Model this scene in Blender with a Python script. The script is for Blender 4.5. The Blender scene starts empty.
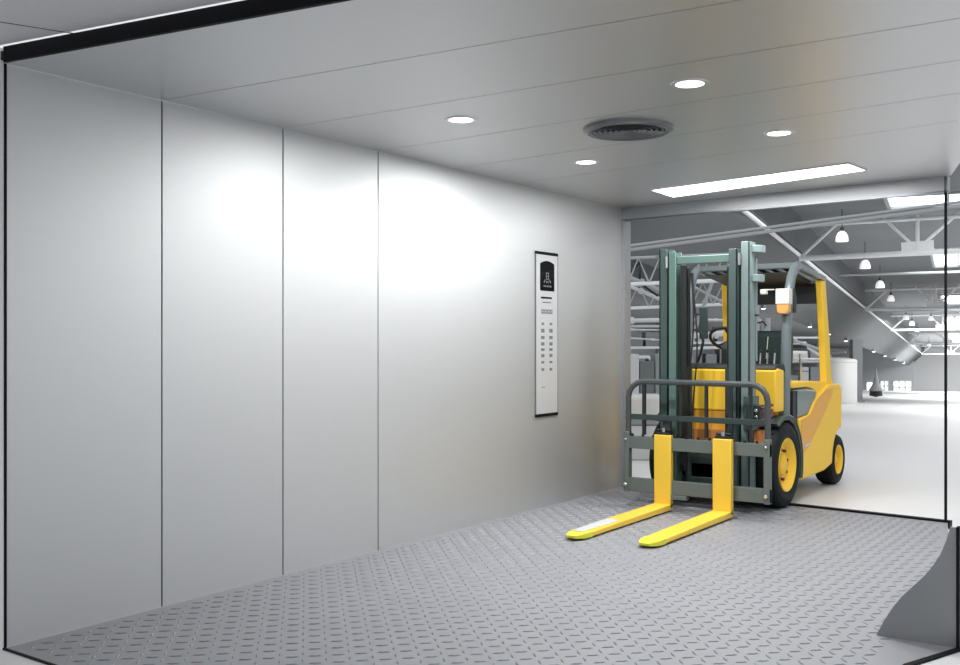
import bpy, bmesh, math, random
from math import pi, sin, cos, radians, hypot
from mathutils import Vector, Matrix
random.seed(7)
SC = bpy.context.scene
COL = SC.collection

# ------------------------------------------------------------------ camera
yaw_s, yaw_c = 0.576, 0.8175
_n = hypot(yaw_s, yaw_c); yaw_s /= _n; yaw_c /= _n
EYE = Vector((4.29, -2.40, 1.37))
cam_data = bpy.data.cameras.new('camera')
cam_data.sensor_width = 36; cam_data.sensor_fit = 'HORIZONTAL'
cam_data.lens = 37.5; cam_data.shift_y = 7.5/960
cam_data.clip_start = .05; cam_data.clip_end = 500
cam = bpy.data.objects.new('camera', cam_data); COL.objects.link(cam)
cam.location = EYE
cam.rotation_euler = (pi/2, 0, math.atan2(yaw_s, yaw_c))
SC.camera = cam
SC.view_settings.view_transform = 'Standard'
SC.view_settings.look = 'None'
SC.view_settings.gamma = 1
SC.view_settings.exposure = 0.0
SC.cycles.use_denoising = True
SC.cycles.max_bounces = 6
SC.cycles.diffuse_bounces = 3
SC.cycles.glossy_bounces = 4
SC.cycles.sample_clamp_indirect = 4
SC.cycles.caustics_reflective = False
SC.cycles.caustics_refractive = False

# ------------------------------------------------------------------ materials
def mat(name, col, rough=.5, metal=0.0, emit=None, strength=1.0, spec=.5, noise=None, coat=0, aniso=0, alpha=1):
    m = bpy.data.materials.new(name); m.use_nodes = True
    nt = m.node_tree; b = nt.nodes['Principled BSDF']
    b.inputs['Base Color'].default_value = (*col, 1)
    b.inputs['Roughness'].default_value = rough
    b.inputs['Metallic'].default_value = metal
    b.inputs['Specular IOR Level'].default_value = spec
    b.inputs['Coat Weight'].default_value = coat
    if alpha < 1: b.inputs['Alpha'].default_value = alpha
    if aniso:
        b.inputs['Anisotropic'].default_value = aniso
    if emit:
        b.inputs['Emission Color'].default_value = (*emit, 1)
        b.inputs['Emission Strength'].default_value = strength
    if noise:
        sx, sy, sz, amt, bump = noise
        tc = nt.nodes.new('ShaderNodeTexCoord'); mp = nt.nodes.new('ShaderNodeMapping')
        mp.inputs['Scale'].default_value = (sx, sy, sz)
        nz = nt.nodes.new('ShaderNodeTexNoise'); nz.inputs['Scale'].default_value = 1; nz.inputs['Detail'].default_value = 3
        nt.links.new(tc.outputs['Object'], mp.inputs['Vector']); nt.links.new(mp.outputs[0], nz.inputs['Vector'])
        mx = nt.nodes.new('ShaderNodeMix'); mx.data_type = 'RGBA'
        mx.inputs[6].default_value = (*[c*(1-amt) for c in col], 1)
        mx.inputs[7].default_value = (*[min(1, c*(1+amt)) for c in col], 1)
        nt.links.new(nz.outputs['Fac'], mx.inputs[0]); nt.links.new(mx.outputs[2], b.inputs['Base Color'])
        if bump:
            bp = nt.nodes.new('ShaderNodeBump'); bp.inputs['Strength'].default_value = bump; bp.inputs['Distance'].default_value = .01
            nt.links.new(nz.outputs['Fac'], bp.inputs['Height']); nt.links.new(bp.outputs[0], b.inputs['Normal'])
    return m

M = dict(
    steel_wall=mat('brushed_steel_wall', (.655, .665, .67), .55, .90, noise=(2, 2, 160, .03, .0)),
    steel_ceil=mat('satin_steel_ceiling', (.68, .69, .70), .35, .80, noise=(3, 120, 3, .02, 0)),
    steel_header=mat('steel_header', (.40, .41, .42), .45, .6),
    steel_kick=mat('steel_kick', (.34, .35, .36), .38, .6),
    plate=mat('tread_plate', (.30, .304, .325), .52, .22, noise=(2.2, 2.2, 2.2, .06, 0)),
    tread=mat('tread_lozenge', (.26, .264, .285), .47, .26),
    black=mat('black_trim', (.004, .004, .005), .6, spec=.15),
    gap=mat('dark_gap', (.02, .02, .022), .7),
    lobby=mat('lobby_white', (.85, .85, .85), .8),
    lobby_ceiling=mat('lobby_ceiling', (.86, .86, .87), .7),
    wfloor=mat('pale_floor', (.72, .72, .72), .45, noise=(.3, .3, .3, .03, 0)),
    lamp=mat('lamp_glow', (1, 1, 1), .5, emit=(1, 1, 1), strength=6),
    strip=mat('strip_glow', (1, 1, 1), .5, emit=(1, 1, 1), strength=5),
    ring=mat('lamp_ring', (.75, .76, .77), .3, .7),
    vent=mat('vent_dark', (.10, .105, .11), .4, .6),
    vent_rim=mat('vent_rim', (.17, .18, .19), .3, .8),
    cop=mat('panel_face', (.72, .73, .74), .38, .5),
    cop_line=mat('panel_outline', (.18, .18, .19), .5),
    button=mat('panel_button', (.16, .16, .17), .5),
    screen=mat('panel_screen', (.004, .004, .005), .15),
    glyph=mat('screen_glyph', (.05, .05, .05), .5, emit=(.55, .57, .6), strength=.25),
    yellow=mat('yellow_paint', (.95, .60, .05), .45, spec=.3),
    yellow_deep=mat('ochre_paint_and_shade', (.82, .40, .05), .42, coat=.05),  # lower cowl paint, and the shade painted on the side panel
    fork=mat('fork_yellow', (.90, .60, .06), .42, coat=.05),
    lime=mat('fork_tip_lime', (.72, .74, .05), .45),
    orange=mat('orange_brown', (.50, .20, .055), .5),
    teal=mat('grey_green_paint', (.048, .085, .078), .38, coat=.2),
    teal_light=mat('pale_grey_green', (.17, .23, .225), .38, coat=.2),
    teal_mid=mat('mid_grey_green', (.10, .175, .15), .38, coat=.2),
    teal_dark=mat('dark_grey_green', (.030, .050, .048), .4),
    carriage=mat('carriage_grey', (.13, .155, .147), .5),
    tube=mat('backrest_tube', (.055, .065, .068), .35, coat=.2),
    pillar=mat('guard_grey', (.13, .165, .17), .32, coat=.3),
    rubber=mat('tyre_rubber', (.006, .010, .009), .65, spec=.25, noise=(8, 8, 8, .2, 0)),
    dark=mat('machine_black', (.010, .012, .012), .5),
    seat=mat('seat_vinyl', (.012, .028, .024), .5),
    white=mat('white_plastic', (.72, .68, .62), .4),
    amber=mat('amber_lens', (.75, .38, .12), .3, coat=.4),
    chrome=mat('chrome', (.6, .6, .6), .2, 1),
    red=mat('dark_red', (.16, .03, .035), .4),
    truss=mat('white_truss_paint', (.90, .91, .92), .5),
    truss_grey=mat('grey_truss_paint', (.42, .44, .45), .5),
    roof=mat('roof_deck', (.20, .21, .22), .8, noise=(.4, .4, .4, .15, 0)),
    bulk=mat('bulkhead', (.145, .155, .16), .8),
    farw=mat('far_wall_pale', (.80, .81, .82), .9),
    farg=mat('far_wall_grey', (.50, .52, .53), .9),
    window=mat('window_daylight', (1, 1, 1), .5, emit=(.95, .98, 1), strength=.75),
    sky=mat('skylight_daylight', (1, 1, 1), .5, emit=(.97, .99, 1), strength=3),
    wframe=mat('window_frame_grey', (.30, .32, .33), .7),
    colg=mat('column_grey', (.24, .25, .26), .8),
    pale=mat('tank_pale', (.60, .60, .59), .5),
    bell=mat('lamp_bell', (.85, .85, .85), .4, emit=(1, 1, 1), strength=.5),
    spot=mat('spot_glow', (1, 1, 1), .5, emit=(1, 1, 1), strength=4),
    pipe=mat('pipe_pale', (.75, .76, .77), .3, .3),
    gmid=mat('locker_grey', (.25, .265, .27), .5),
    glight=mat('crate_light', (.55, .56, .57), .5),
)

# ------------------------------------------------------------------ mesh builder
class MB:
    def __init__(s): s.v = []; s.f = []; s.m = []; s.mats = []
    def mi(s, m):
        m = M[m] if isinstance(m, str) else m
        if m not in s.mats: s.mats.append(m)
        return s.mats.index(m)
    def add(s, vs, fs, m):
        k = len(s.v); i = s.mi(m)
        s.v += [tuple(v) for v in vs]; s.f += [tuple(a+k for a in f) for f in fs]; s.m += [i]*len(fs); return s
    def box(s, a, b, m):
        (x0, y0, z0), (x1, y1, z1) = a, b
        x0, x1 = sorted((x0, x1)); y0, y1 = sorted((y0, y1)); z0, z1 = sorted((z0, z1))
        vs = [(x0,y0,z0),(x1,y0,z0),(x1,y1,z0),(x0,y1,z0),(x0,y0,z1),(x1,y0,z1),(x1,y1,z1),(x0,y1,z1)]
        return s.add(vs, [(3,2,1,0),(4,5,6,7),(0,1,5,4),(1,2,6,5),(2,3,7,6),(3,0,4,7)], m)
    def hexa(s, vs, m):   # 8 corners, bottom loop then top loop
        return s.add(vs, [(3,2,1,0),(4,5,6,7),(0,1,5,4),(1,2,6,5),(2,3,7,6),(3,0,4,7)], m)
    def bar(s, p, q, w, h, m, up=(0,0,1)):
        p, q = Vector(p), Vector(q); d = (q-p).normalized(); up = Vector(up)
        if abs(d.dot(up)) > .98: up = Vector((0,1,0))
        a = d.cross(up).normalized()*w/2; b = a.cross(d).normalized()*h/2
        vs = [p-a-b, p+a-b, p+a+b, p-a+b, q-a-b, q+a-b, q+a+b, q-a+b]
        return s.add(vs, [(0,1,2,3),(7,6,5,4),(4,5,1,0),(5,6,2,1),(6,7,3,2),(7,4,0,3)], m)
    def tube(s, pts, r, m, n=10, cap=True, sx=1):
        pts = [Vector(p) for p in pts]; R = r if isinstance(r, (list, tuple)) else [r]*len(pts)
        vs = []; fs = []; prev = None
        for i, p in enumerate(pts):
            d = (pts[min(i+1, len(pts)-1)]-pts[max(i-1, 0)]).normalized()
            if prev is None:
                u = Vector((0,0,1)) if abs(d.z) < .9 else Vector((1,0,0))
            else: u = prev
            a = (u-d*u.dot(d)).normalized(); b = d.cross(a); prev = a
            for k in range(n):
                t = 2*pi*k/n; vs.append(p+a*cos(t)*R[i]+b*sin(t)*R[i]*sx)
        for i in range(len(pts)-1):
            for k in range(n):
                k2 = (k+1) % n; fs.append((i*n+k, i*n+k2, (i+1)*n+k2, (i+1)*n+k))
        if cap:
            fs.append(tuple(range(n))[::-1]); fs.append(tuple((len(pts)-1)*n+k for k in range(n)))
        return s.add(vs, fs, m)
    def lathe(s, prof, c, m, axis='z', n=32, closed=False):
        # prof: list of (r, h)
        vs = []; fs = []; c = Vector(c)
        for r, h in prof:
            for k in range(n):
                t = 2*pi*k/n; a, b = r*cos(t), r*sin(t)
                vs.append(c+Vector({'z': (a, b, h), 'x': (h, a, b), 'y': (b, h, a)}[axis]))
        L = len(prof)
        for i in range(L if closed else L-1):
            j = (i+1) % L
            for k in range(n):
                k2 = (k+1) % n; fs.append((i*n+k, i*n+k2, j*n+k2, j*n+k))
        return s.add(vs, fs, m)
    def disc(s, c, r, m, axis='z', n=32):
        c = Vector(c); vs = []
        for k in range(n):
            t = 2*pi*k/n; a, b = r*cos(t), r*sin(t)
            vs.append(c+Vector({'z': (a, b, 0), 'x': (0, a, b), 'y': (b, 0, a)}[axis]))
        return s.add(vs, [tuple(range(n))], m)
    def prism(s, poly, lo, hi, m, axis='x'):
        # poly 2D outline; extruded along axis from lo to hi
        def P(a, b, h): return {'x': (h, a, b), 'y': (a, h, b), 'z': (a, b, h)}[axis]
        n = len(poly); vs = [P(a, b, lo) for a, b in poly]+[P(a, b, hi) for a, b in poly]
        fs = [tuple(range(n))[::-1], tuple(range(n, 2*n))]+[(k, (k+1) % n, n+(k+1) % n, n+k) for k in range(n)]
        return s.add(vs, fs, m)
    def build(s, name, parent=None, bevel=0, smooth=True, seg=2, angle=35):
        me = bpy.data.meshes.new(name); me.from_pydata(s.v, [], s.f); me.update()
        for m in s.mats: me.materials.append(m)
        for p, i in zip(me.polygons, s.m): p.material_index = i
        bm = bmesh.new(); bm.from_mesh(me); bmesh.ops.recalc_face_normals(bm, faces=bm.faces); bm.to_mesh(me); bm.free()
        if smooth:
            me.polygons.foreach_set('use_smooth', [True]*len(me.polygons))
            me.set_sharp_from_angle(angle=radians(angle))
        o = bpy.data.objects.new(name, me); COL.objects.link(o)
        if parent: o.parent = parent
        if bevel:
            b = o.modifiers.new('bevel', 'BEVEL'); b.width = bevel; b.segments = seg; b.limit_method = 'ANGLE'; b.angle_limit = radians(40)
            b.harden_normals = False
        return o
def tag(o, label, cat, group=None):
    o['label'] = label; o['category'] = cat
    if group: o['group'] = group
    return o
def struct(o, label=None, cat=None):
    o['kind'] = 'structure'
    if label: o['label'] = label; o['category'] = cat
    return o
def empty(name, loc, label, cat, group=None, rz=0):
    o = bpy.data.objects.new(name, None); COL.objects.link(o); o.location = loc; o.rotation_euler = (0, 0, rz)
    o.empty_display_size = .2
    return tag(o, label, cat, group)
def copy_tree(o, parent=None):
    c = o.copy(); COL.objects.link(c); c.parent = parent
    for ch in list(o.children): copy_tree(ch, c)
    return c

H = 2.60
RX = 2.84                      # right side of the door, rear line runs (0,5.98)-(2.84,5.74)
def rear_y(x): return 5.98-(.24/2.84)*x

# ------------------------------------------------------------------ car: floor
b = MB()
floor_poly = [(0,.016), (0,5.98), (2.84,5.74), (3.46,2.44), (3.32,2.07), (3.32,.02)]
b.prism([(p[0], p[1]) for p in floor_poly], -.04, 0, 'plate', 'z')
def inside(x, y):
    if x < .03 or y < .05 or y > rear_y(x)-.06: return False
    if y > 2.44: return x < 3.46-(y-2.44)*.62/3.30-.06
    return x < 3.24
pitch = .070
i = 0
d45 = sqrt2 = math.sqrt(.5)
nx = int(3.5/pitch)+2; ny = int(6/pitch)+2
for i in range(nx):
    for j in range(ny):
        x = i*pitch+.02; y = j*pitch+.03
        if not inside(x, y): continue
        a = pi/4 if (i+j) % 2 else -pi/4
        a -= .02
        L, W, Z = .031, .0075, .0042
        dx, dy = cos(a), sin(a)
        ex, ey = -dy, dx
        vs = [(x-dx*L, y-dy*L, 0), (x+ex*W, y+ey*W, 0), (x+dx*L, y+dy*L, 0), (x-ex*W, y-ey*W, 0),
              (x-dx*L*.55, y-dy*L*.55, Z), (x+ex*W*.35, y+ey*W*.35, Z), (x+dx*L*.55, y+dy*L*.55, Z), (x-ex*W*.35, y-ey*W*.35, Z)]
        b.add(vs, [(0,3,7,4), (3,2,6,7), (2,1,5,6), (1,0,4,5), (4,7,6,5)], 'tread')
fl = b.build('floor', smooth=False)
struct(fl, 'grey tread plate floor inside the lift car', 'floor')

# black edge trim along the car floor
def strip(name, p, q, w, z0, z1, m='black'):
    s = MB(); s.bar((p[0], p[1], (z0+z1)/2), (q[0], q[1], (z0+z1)/2), w, z1-z0, m)
    return s.build(name)
struct(strip('trim_1', (0.004,.011), (3.33,-.006), .012, -.03, .004))
b = MB(); b.bar((3.335,0,-.02), (3.335,2.07,-.02), .03, .05, 'black').bar((3.335,2.07,-.02), (3.475,2.44,-.02), .03, .05, 'black').bar((3.475,2.44,-.02), (2.86,5.735,-.02), .018, .05, 'black')
struct(b.build('trim_2'))
b = MB(); b.bar((.02,6.005,-.015), (2.86,5.765,-.015), .05, .06, 'black')
struct(b.build('trim_3'))

# ------------------------------------------------------------------ car: left wall with panels
b = MB()
seams = [.028, .855, 1.698, 2.538, 5.98]
b.box((-.05, .02, 0), (-.004, 5.98, H), 'gap')
for a, c in zip(seams[:-1], seams[1:]):
    g = .0035
    b.box((-.03, a+(g if a > .1 else 0), 0.0), (0, c-(g if c < 5.9 else 0), H), 'steel_wall')
b.box((-.03, .015, 0), (.002, .028, H), 'black')
struct(b.build('wall_left', bevel=.0015, seg=1), 'brushed steel panelled left wall of the lift car', 'wall')

# right low return plate by the front right corner
b = MB()
pl = [(3.12,0), (3.47,0), (3.47,.535), (3.435,.535), (3.418,.47), (3.395,.41), (3.365,.355), (3.325,.30), (3.28,.25), (3.235,.20), (3.195,.145), (3.155,.075)]
b.prism(pl, 2.455, 2.475, 'steel_kick', 'y')
b.box((3.462, 2.44, 0), (3.474, 2.48, .54), 'black')
kp = b.build('kick_plate')
tag(kp, 'dark grey curved steel kick plate standing at the right corner of the tread floor', 'kick plate')

# ------------------------------------------------------------------ car: ceiling in panels
b = MB()
cs = [(.853,.084), (1.69,.025), (2.546,-.04), (3.364,-.094), (4.2,-.144)]
def front(x): return .0+x*.158
def rear(x): return rear_y(x)
edges = [(.012,.152)]+cs+[(5.98,-.0845)]
for k in range(len(edges)-1):
    (y0, m0), (y1, m1) = edges[k], edges[k+1]
    g0 = .003 if k else 0; g1 = .003 if k < len(edges)-2 else 0
    if k < 5: poly = [(0, y0+g0), (3.9, y0+m0*3.9+g0), (3.9, y1+m1*3.9-g1), (0, y1-g1)]
    else: poly = [(0, y0+g0), (3.9, y0+m0*3.9+g0), (3.9, 4.6), (3.05, 5.07), (2.862, 5.738), (0, 5.98)]
    b.prism(poly, H, H+.02, 'steel_ceil', 'z')
po = [(0,0), (3.9,.62), (3.9,4.6), (3.05,5.07), (2.86,5.74), (0,5.98)]
b.prism(po, H+.012, H+.05, 'gap', 'z')
struct(b.build('ceiling', smooth=False), 'satin steel panelled ceiling of the lift car', 'ceiling')
# dark front beam
b = MB()
b.bar((.022,.008, H+.033), (3.95, .152*3.95+.005, H+.033), .02, .067, 'black')
struct(b.build('trim_4'), 'black beam edging the front of the car ceiling', 'beam')
# lobby
b = MB(); b.box((-4,-6, H+.068), (9,-.04, H+.12), 'lobby_ceiling'); b.add([(-.06,-.04,H+.068),(9,-.04,H+.068),(9,1.35,H+.068),(-.06,-.03,H+.068)], [(0,1,2,3)], 'lobby_ceiling')
b.bar((-1.15,-3.95,H+.068), (.75,.84,H+.068), .006, .003, 'gap')
struct(b.build('ceiling', smooth=False), 'pale ceiling of the lobby in front of the lift', 'ceiling')
b = MB(); b.box((-4,-.03,0), (-.001,.0145, H+.066), 'lobby')
struct(b.build('wall_front', smooth=False), 'white lobby wall left of the lift opening', 'wall')

# ------------------------------------------------------------------ rear header and door posts
b = MB()
def seg(x0, x1, z0, z1, d, m):
    vs = []
    for z in (z0, z1):
        vs += [(x0, rear_y(x0), z), (x1, rear_y(x1), z), (x1, rear_y(x1)+d, z), (x0, rear_y(x0)+d, z)]
    b.hexa(vs, m)
seg(0, 2.84, 2.492, H, .10, 'steel_header')
seg(0, 2.84, 2.478, 2.492, .06, 'vent_rim')
struct(b.build('lintel'), 'grey steel header over the rear door opening', 'header')
b = MB(); seg(0, .035, 0, 2.48, .12, 'steel_header')
struct(b.build('door_jamb'), 'grey steel jamb at the left of the rear opening', 'jamb')
b = MB(); seg(2.815, 2.833, 0, 2.598, .02, 'black')
struct(b.build('door_post'), 'thin black post at the right of the rear opening', 'post')

# ------------------------------------------------------------------ ceiling downlights
LIGHT_POS = [(.99,2.10,'round recessed downlight nearest the left wall, largest of the left pair'),
             (.91,3.67,'small round recessed downlight left of the long strip light'),
             (2.35,2.10,'round recessed downlight right of the vent, nearest the front of the car'),
             (2.32,3.48,'round recessed downlight right of the vent, just before the strip light')]
b0 = None
for x, y, lab in LIGHT_POS:
    if b0 is None:
        r0 = empty('downlight', (x, y, H), lab, 'ceiling light', 'recessed downlights in the car ceiling')
        b = MB(); b.lathe([(.068,0), (.068,-.004), (.080,-.007), (.090,-.004), (.092,0)], (0,0,0), 'ring', n=40); b.build('trim_ring', r0)
        b = MB(); b.lathe([(.0001,-.006), (.05,-.005), (.068,-.002), (.068,0)], (0,0,0), 'lamp', n=40); b.build('diffuser', r0)
        b0 = r0
    else:
        r = copy_tree(b0); r.location = (x, y, H); r['label'] = lab
# long strip light
r = empty('strip_light', (1.6,5.15,H), 'long bright rectangular strip light before the rear door header', 'ceiling light')
q = [(.725,5.08), (.705,5.56), (2.415,5.10), (2.385,4.74)]
b = MB(); b.prism([(x-1.6, y-5.15) for x, y in q], -.006, .0, 'strip', 'z'); b.build('diffuser', r)
b = MB()
for k in range(4):
    (x0, y0), (x1, y1) = q[k], q[(k+1) % 4]
    b.bar((x0-1.6, y0-5.15, -.004), (x1-1.6, y1-5.15, -.004), .012, .009, 'ring')
b.build('frame', r)
# vent
r = empty('ceiling_vent', (1.70,2.72,H), 'dark round ventilation grille in the middle of the car ceiling', 'vent')
r.location = (1.65, 2.84, H)
b = MB(); b.lathe([(.205,-.004), (.212,-.022), (.235,-.028), (.258,-.016), (.262,0)], (0,0,0), 'vent_rim', n=56); b.build('rim', r)
b = MB()
for k in range(6):
    rr = .035+.031*k
    b.lathe([(rr,-.004), (rr+.006,-.019), (rr+.014,-.020), (rr+.010,-.004)], (0,0,0), 'vent_rim', n=48, closed=True)
for k in range(8):
    t = k*pi/4; b.bar((.02*cos(t),.02*sin(t),-.007), (.205*cos(t),.205*sin(t),-.007), .008, .006, 'vent')
b.lathe([(.0001,-.022), (.028,-.020), (.032,-.004)], (0,0,0), 'vent', n=32)
b.build('grille', r)
b = MB(); b.disc((0,0,-.003), .206, 'dark', n=48); b.build('back_plate', r)

# ------------------------------------------------------------------ car operating panel on the left wall
r = empty('control_panel', (0,4.630,.768), 'tall narrow silver lift control panel with black display on the left wall', 'control panel')
b = MB(); b.box((.001,-.174,0), (.010,.174,1.36), 'cop'); b.build('faceplate', r, bevel=.002)
b = MB(); b.box((.001,-.179,.0), (.012,-.174,1.36), 'cop_line'); b.box((.001,.174,.0), (.012,.179,1.36), 'cop_line'); b.build('edge_trim', r)
b = MB(); b.box((.001,-.179,1.36), (.013,.179,1.385), 'black'); b.build('top_cap', r)
b = MB(); b.box((.001,-.179,-.025), (.013,.179,0), 'black'); b.build('bottom_cap', r)
sc_ = MB()
arc = [(-.112, 1.052), (.115, 1.052), (.115, 1.285)]+[(.115-.227*t, 1.285+.025*sin(pi*t)) for t in (.15,.3,.5,.7,.85)]+[(-.112, 1.285)]
sc_.prism(arc, .010, .013, 'screen', 'x'); scr = sc_.build('display', r)
g = MB()
def gl(y0, z0, y1, z1, m='glyph', X=(.0132,.0140)): g.box((X[0], y0, z0), (X[1], y1, z1), m)
for z in (1.205, 1.178, 1.152): gl(-.022, z-.004, .024, z+.004)
gl(-.022, 1.155, -.014, 1.205); gl(.016, 1.155, .024, 1.205)
for dy, dz in ((-.050,1.128), (-.040,1.140), (.040,1.140), (.050,1.128), (-.012,1.128), (.012,1.128)): gl(dy-.006, dz-.009, dy+.006, dz+.009)
for k in range(5): gl(-.062+.027*k, 1.085, -.044+.027*k, 1.100)
g.build('display_digits', scr)
g = MB(); gl(-.098, .985, .078, 1.000, 'screen', (.010,.0112)); gl(-.075, .948, .060, .958, 'button', (.010,.0112)); g.build('nameplate_lines', r)
g = MB()
for k in range(4): gl(-.090+.046*k, .855, -.052+.046*k, .893, 'button', (.010,.0115))
for k in range(4): gl(-.078+.046*k, .868, -.066+.046*k, .882, 'cop', (.0115,.012))
g.build('label_row', r)
zs = [.770-.001, .710, .652, .597, .548, .497, .440, .378]
for zi, z in enumerate(zs):
    for ci, y in enumerate((-.070, .062)):
        g = MB()
        w = (.018,.026,.026,.024,.026,.024,.022,.020)[zi]; hh = (.010,.016,.013,.014,.011,.013,.009,.011)[zi]
        g.box((.010, y-w, z-hh), (.0125, y+w, z+hh), 'button')
        g.box((.0125, y-w*.35, z-hh*.3), (.0130, y+w*.1, z+hh*.35), 'cop_line')
        g.build('button', r, smooth=False)
g = MB()
for k in range(3): gl(-.085+.02*k, .222, -.072+.02*k, .230, 'button', (.010,.011))
g.build('small_marks', r)

r.scale = (1, .97, .955)

# ==================================================================  FORKLIFT
CX, AY = 1.10, 5.72
F = empty('forklift', (CX, AY, 0), 'yellow and grey-green forklift truck driving forks first into the lift car', 'forklift')
def L(x, y, z): return (x-CX, y-AY, z)
def part(b, name, parent=None, **k): return b.build(name, parent or F, **k)

# forks
def fork_mesh(x0, x1, tipy, heely):
    b = MB()
    xc = (x0+x1)/2; w = (x1-x0)/2
    secs = []   # (y, zlow, zhigh, halfwidth)
    for y, zl, zh, hw in [(tipy,.022,.034,w*.45), (tipy+.03,.018,.038,w*.72), (tipy+.09,.014,.042,w*.93), (tipy+.18,.012,.046,w), (tipy+.7,.012,.054,w), (heely-.02,.012,.060,w), (heely+.03,.016,.075,w)]:
        secs.append([(xc-hw-CX,y-AY,zl), (xc+hw-CX,y-AY,zl), (xc+hw-CX,y-AY,zh), (xc-hw-CX,y-AY,zh)])
    vs = [v for s_ in secs for v in s_]; fs = [(3,2,1,0)]
    for k in range(len(secs)-1):
        for q in range(4):
            fs.append((k*4+q, k*4+(q+1) % 4, k*4+4+(q+1) % 4, k*4+4+q))
    fs.append(tuple(len(vs)-4+q for q in range(4)))
    b.add(vs, fs, 'fork')
    # shank
    b.box((x0-CX, heely-.02-AY, .03), (x1-CX, heely+.035-AY, .61), 'fork')
    return b
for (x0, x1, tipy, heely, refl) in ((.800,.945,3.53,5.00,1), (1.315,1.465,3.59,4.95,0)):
    fk = part(fork_mesh(x0, x1, tipy, heely), 'fork', bevel=.006)
    xc = (x0+x1)/2; w = (x1-x0)/2
    # painted tip
    b = MB(); pts = [(tipy-.004,.020,.036,w*.45), (tipy+.03,.016,.040,w*.74), (tipy+.09,.012,.0445,w*.95), (tipy+.17,.010,.0480,w*1.01)]
    vs = [v for y, zl, zh, hw in pts for v in ((xc-hw-CX,y-AY,zl), (xc+hw-CX,y-AY,zl), (xc+hw-CX,y-AY,zh), (xc-hw-CX,y-AY,zh))]
    fs = [(3,2,1,0)]+[(k*4+q, k*4+(q+1) % 4, k*4+4+(q+1) % 4, k*4+4+q) for k in range(3) for q in range(4)]+[(12,13,14,15)]
    b.add(vs, fs, 'lime'); t = b.build('fork_tip', fk); t['label'] = 'lime yellow painted fork tip'
    if refl:  # reflection on the left fork, painted as a pale patch
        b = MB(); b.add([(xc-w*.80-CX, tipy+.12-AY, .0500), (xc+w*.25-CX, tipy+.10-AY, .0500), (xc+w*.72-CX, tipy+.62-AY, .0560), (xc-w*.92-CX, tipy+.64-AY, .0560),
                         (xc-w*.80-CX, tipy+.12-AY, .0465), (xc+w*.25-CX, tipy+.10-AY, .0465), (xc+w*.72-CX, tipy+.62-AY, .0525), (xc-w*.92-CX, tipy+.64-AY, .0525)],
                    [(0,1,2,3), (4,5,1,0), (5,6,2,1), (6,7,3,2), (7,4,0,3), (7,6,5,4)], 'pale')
        t = b.build('painted_reflection', fk); t['label'] = 'white painted reflection on top of the fork'
    b = MB(); b.box((x0+.015-CX, heely-.005-AY, .61), (x1-.015-CX, heely+.05-AY, .632), 'dark')
    b.tube([(xc-CX, heely+.012-AY, .62), (xc-CX, heely+.012-AY, .665)], .016, 'chrome'); b.tube([(xc-.06-CX, heely+.022-AY, .645), (xc+.06-CX, heely+.022-AY, .645)], .010, 'dark')
    t = b.build('fork_latch', fk)

# carriage plates
x0, x1 = .525-CX, 1.74-CX
b = MB(); b.box((x0, 5.00-AY, .485), (x1, 5.05-AY, .585), 'carriage')
k = x0+.06
while k < x1-.05:
    b.box((k, 5.00-AY, .585), (k+.015, 5.03-AY, .605), 'dark'); k += .095
part(b, 'carriage_top_plate', bevel=.003)
b = MB(); b.box((x0, 5.00-AY, .135), (x1, 5.05-AY, .245), 'carriage'); b.box((x0+.40, 4.985-AY, .10), (x0+.55, 5.05-AY, .135), 'carriage'); part(b, 'carriage_bottom_plate', bevel=.004)
for xx in (x0, x1-.045):
    b = MB(); b.box((xx, 4.99-AY, .13), (xx+.045, 5.055-AY, .62), 'carriage')
    b.tube([(xx+.022, 4.985-AY, .19), (xx+.022, 4.97-AY, .19)], .016, 'chrome'); b.tube([(xx+.022, 4.985-AY, .56), (xx+.022, 4.975-AY, .56)], .012, 'chrome')
    part(b, 'carriage_side_plate', bevel=.004)
for xx in (.84, 1.385):   # vertical carriage bars behind the forks
    b = MB(); b.box((xx-CX, 5.05-AY, .15), (xx+.06-CX, 5.12-AY, .74), 'teal_dark'); part(b, 'carriage_bar', bevel=.004)

# load backrest
ztop = 1.03
b = MB()
yb = 5.03-AY
xl, xr = x0+.025, x1-.025
path = [(xl, yb, .50), (xl, yb, ztop-.13)]+[(xl+.13-.13*cos(t), yb, ztop-.13+.13*sin(t)) for t in (pi/8, pi/4, 3*pi/8, pi/2)]+[(xr-.13+.13*sin(t), yb, ztop-.13+.13*cos(t)) for t in (0, pi/8, pi/4, 3*pi/8, pi/2)]+[(xr, yb, .50)]
b.tube(path, [.024]*len(path), 'tube', n=10); bk = part(b, 'load_backrest')
for xx, w in ((.62,.028), (.845,.022), (1.02,.030), (1.20,.022), (1.335,.030), (1.52,.022)):
    pass
for xx, w in ((x0+.165,.028), (x0+.485,.022), (x0+.70,.026), (x0+.90,.026), (x0+1.06,.022)):
    b = MB(); b.box((xx-w/2, yb-.008, .60), (xx+w/2, yb+.012, ztop-.01), 'dark'); b.build('backrest_bar', bk)
b = MB(); b.box((xl, yb-.012, .72), (xr, yb+.02, .765), 'teal_dark'); b.build('cross_bar', bk, bevel=.003)

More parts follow.
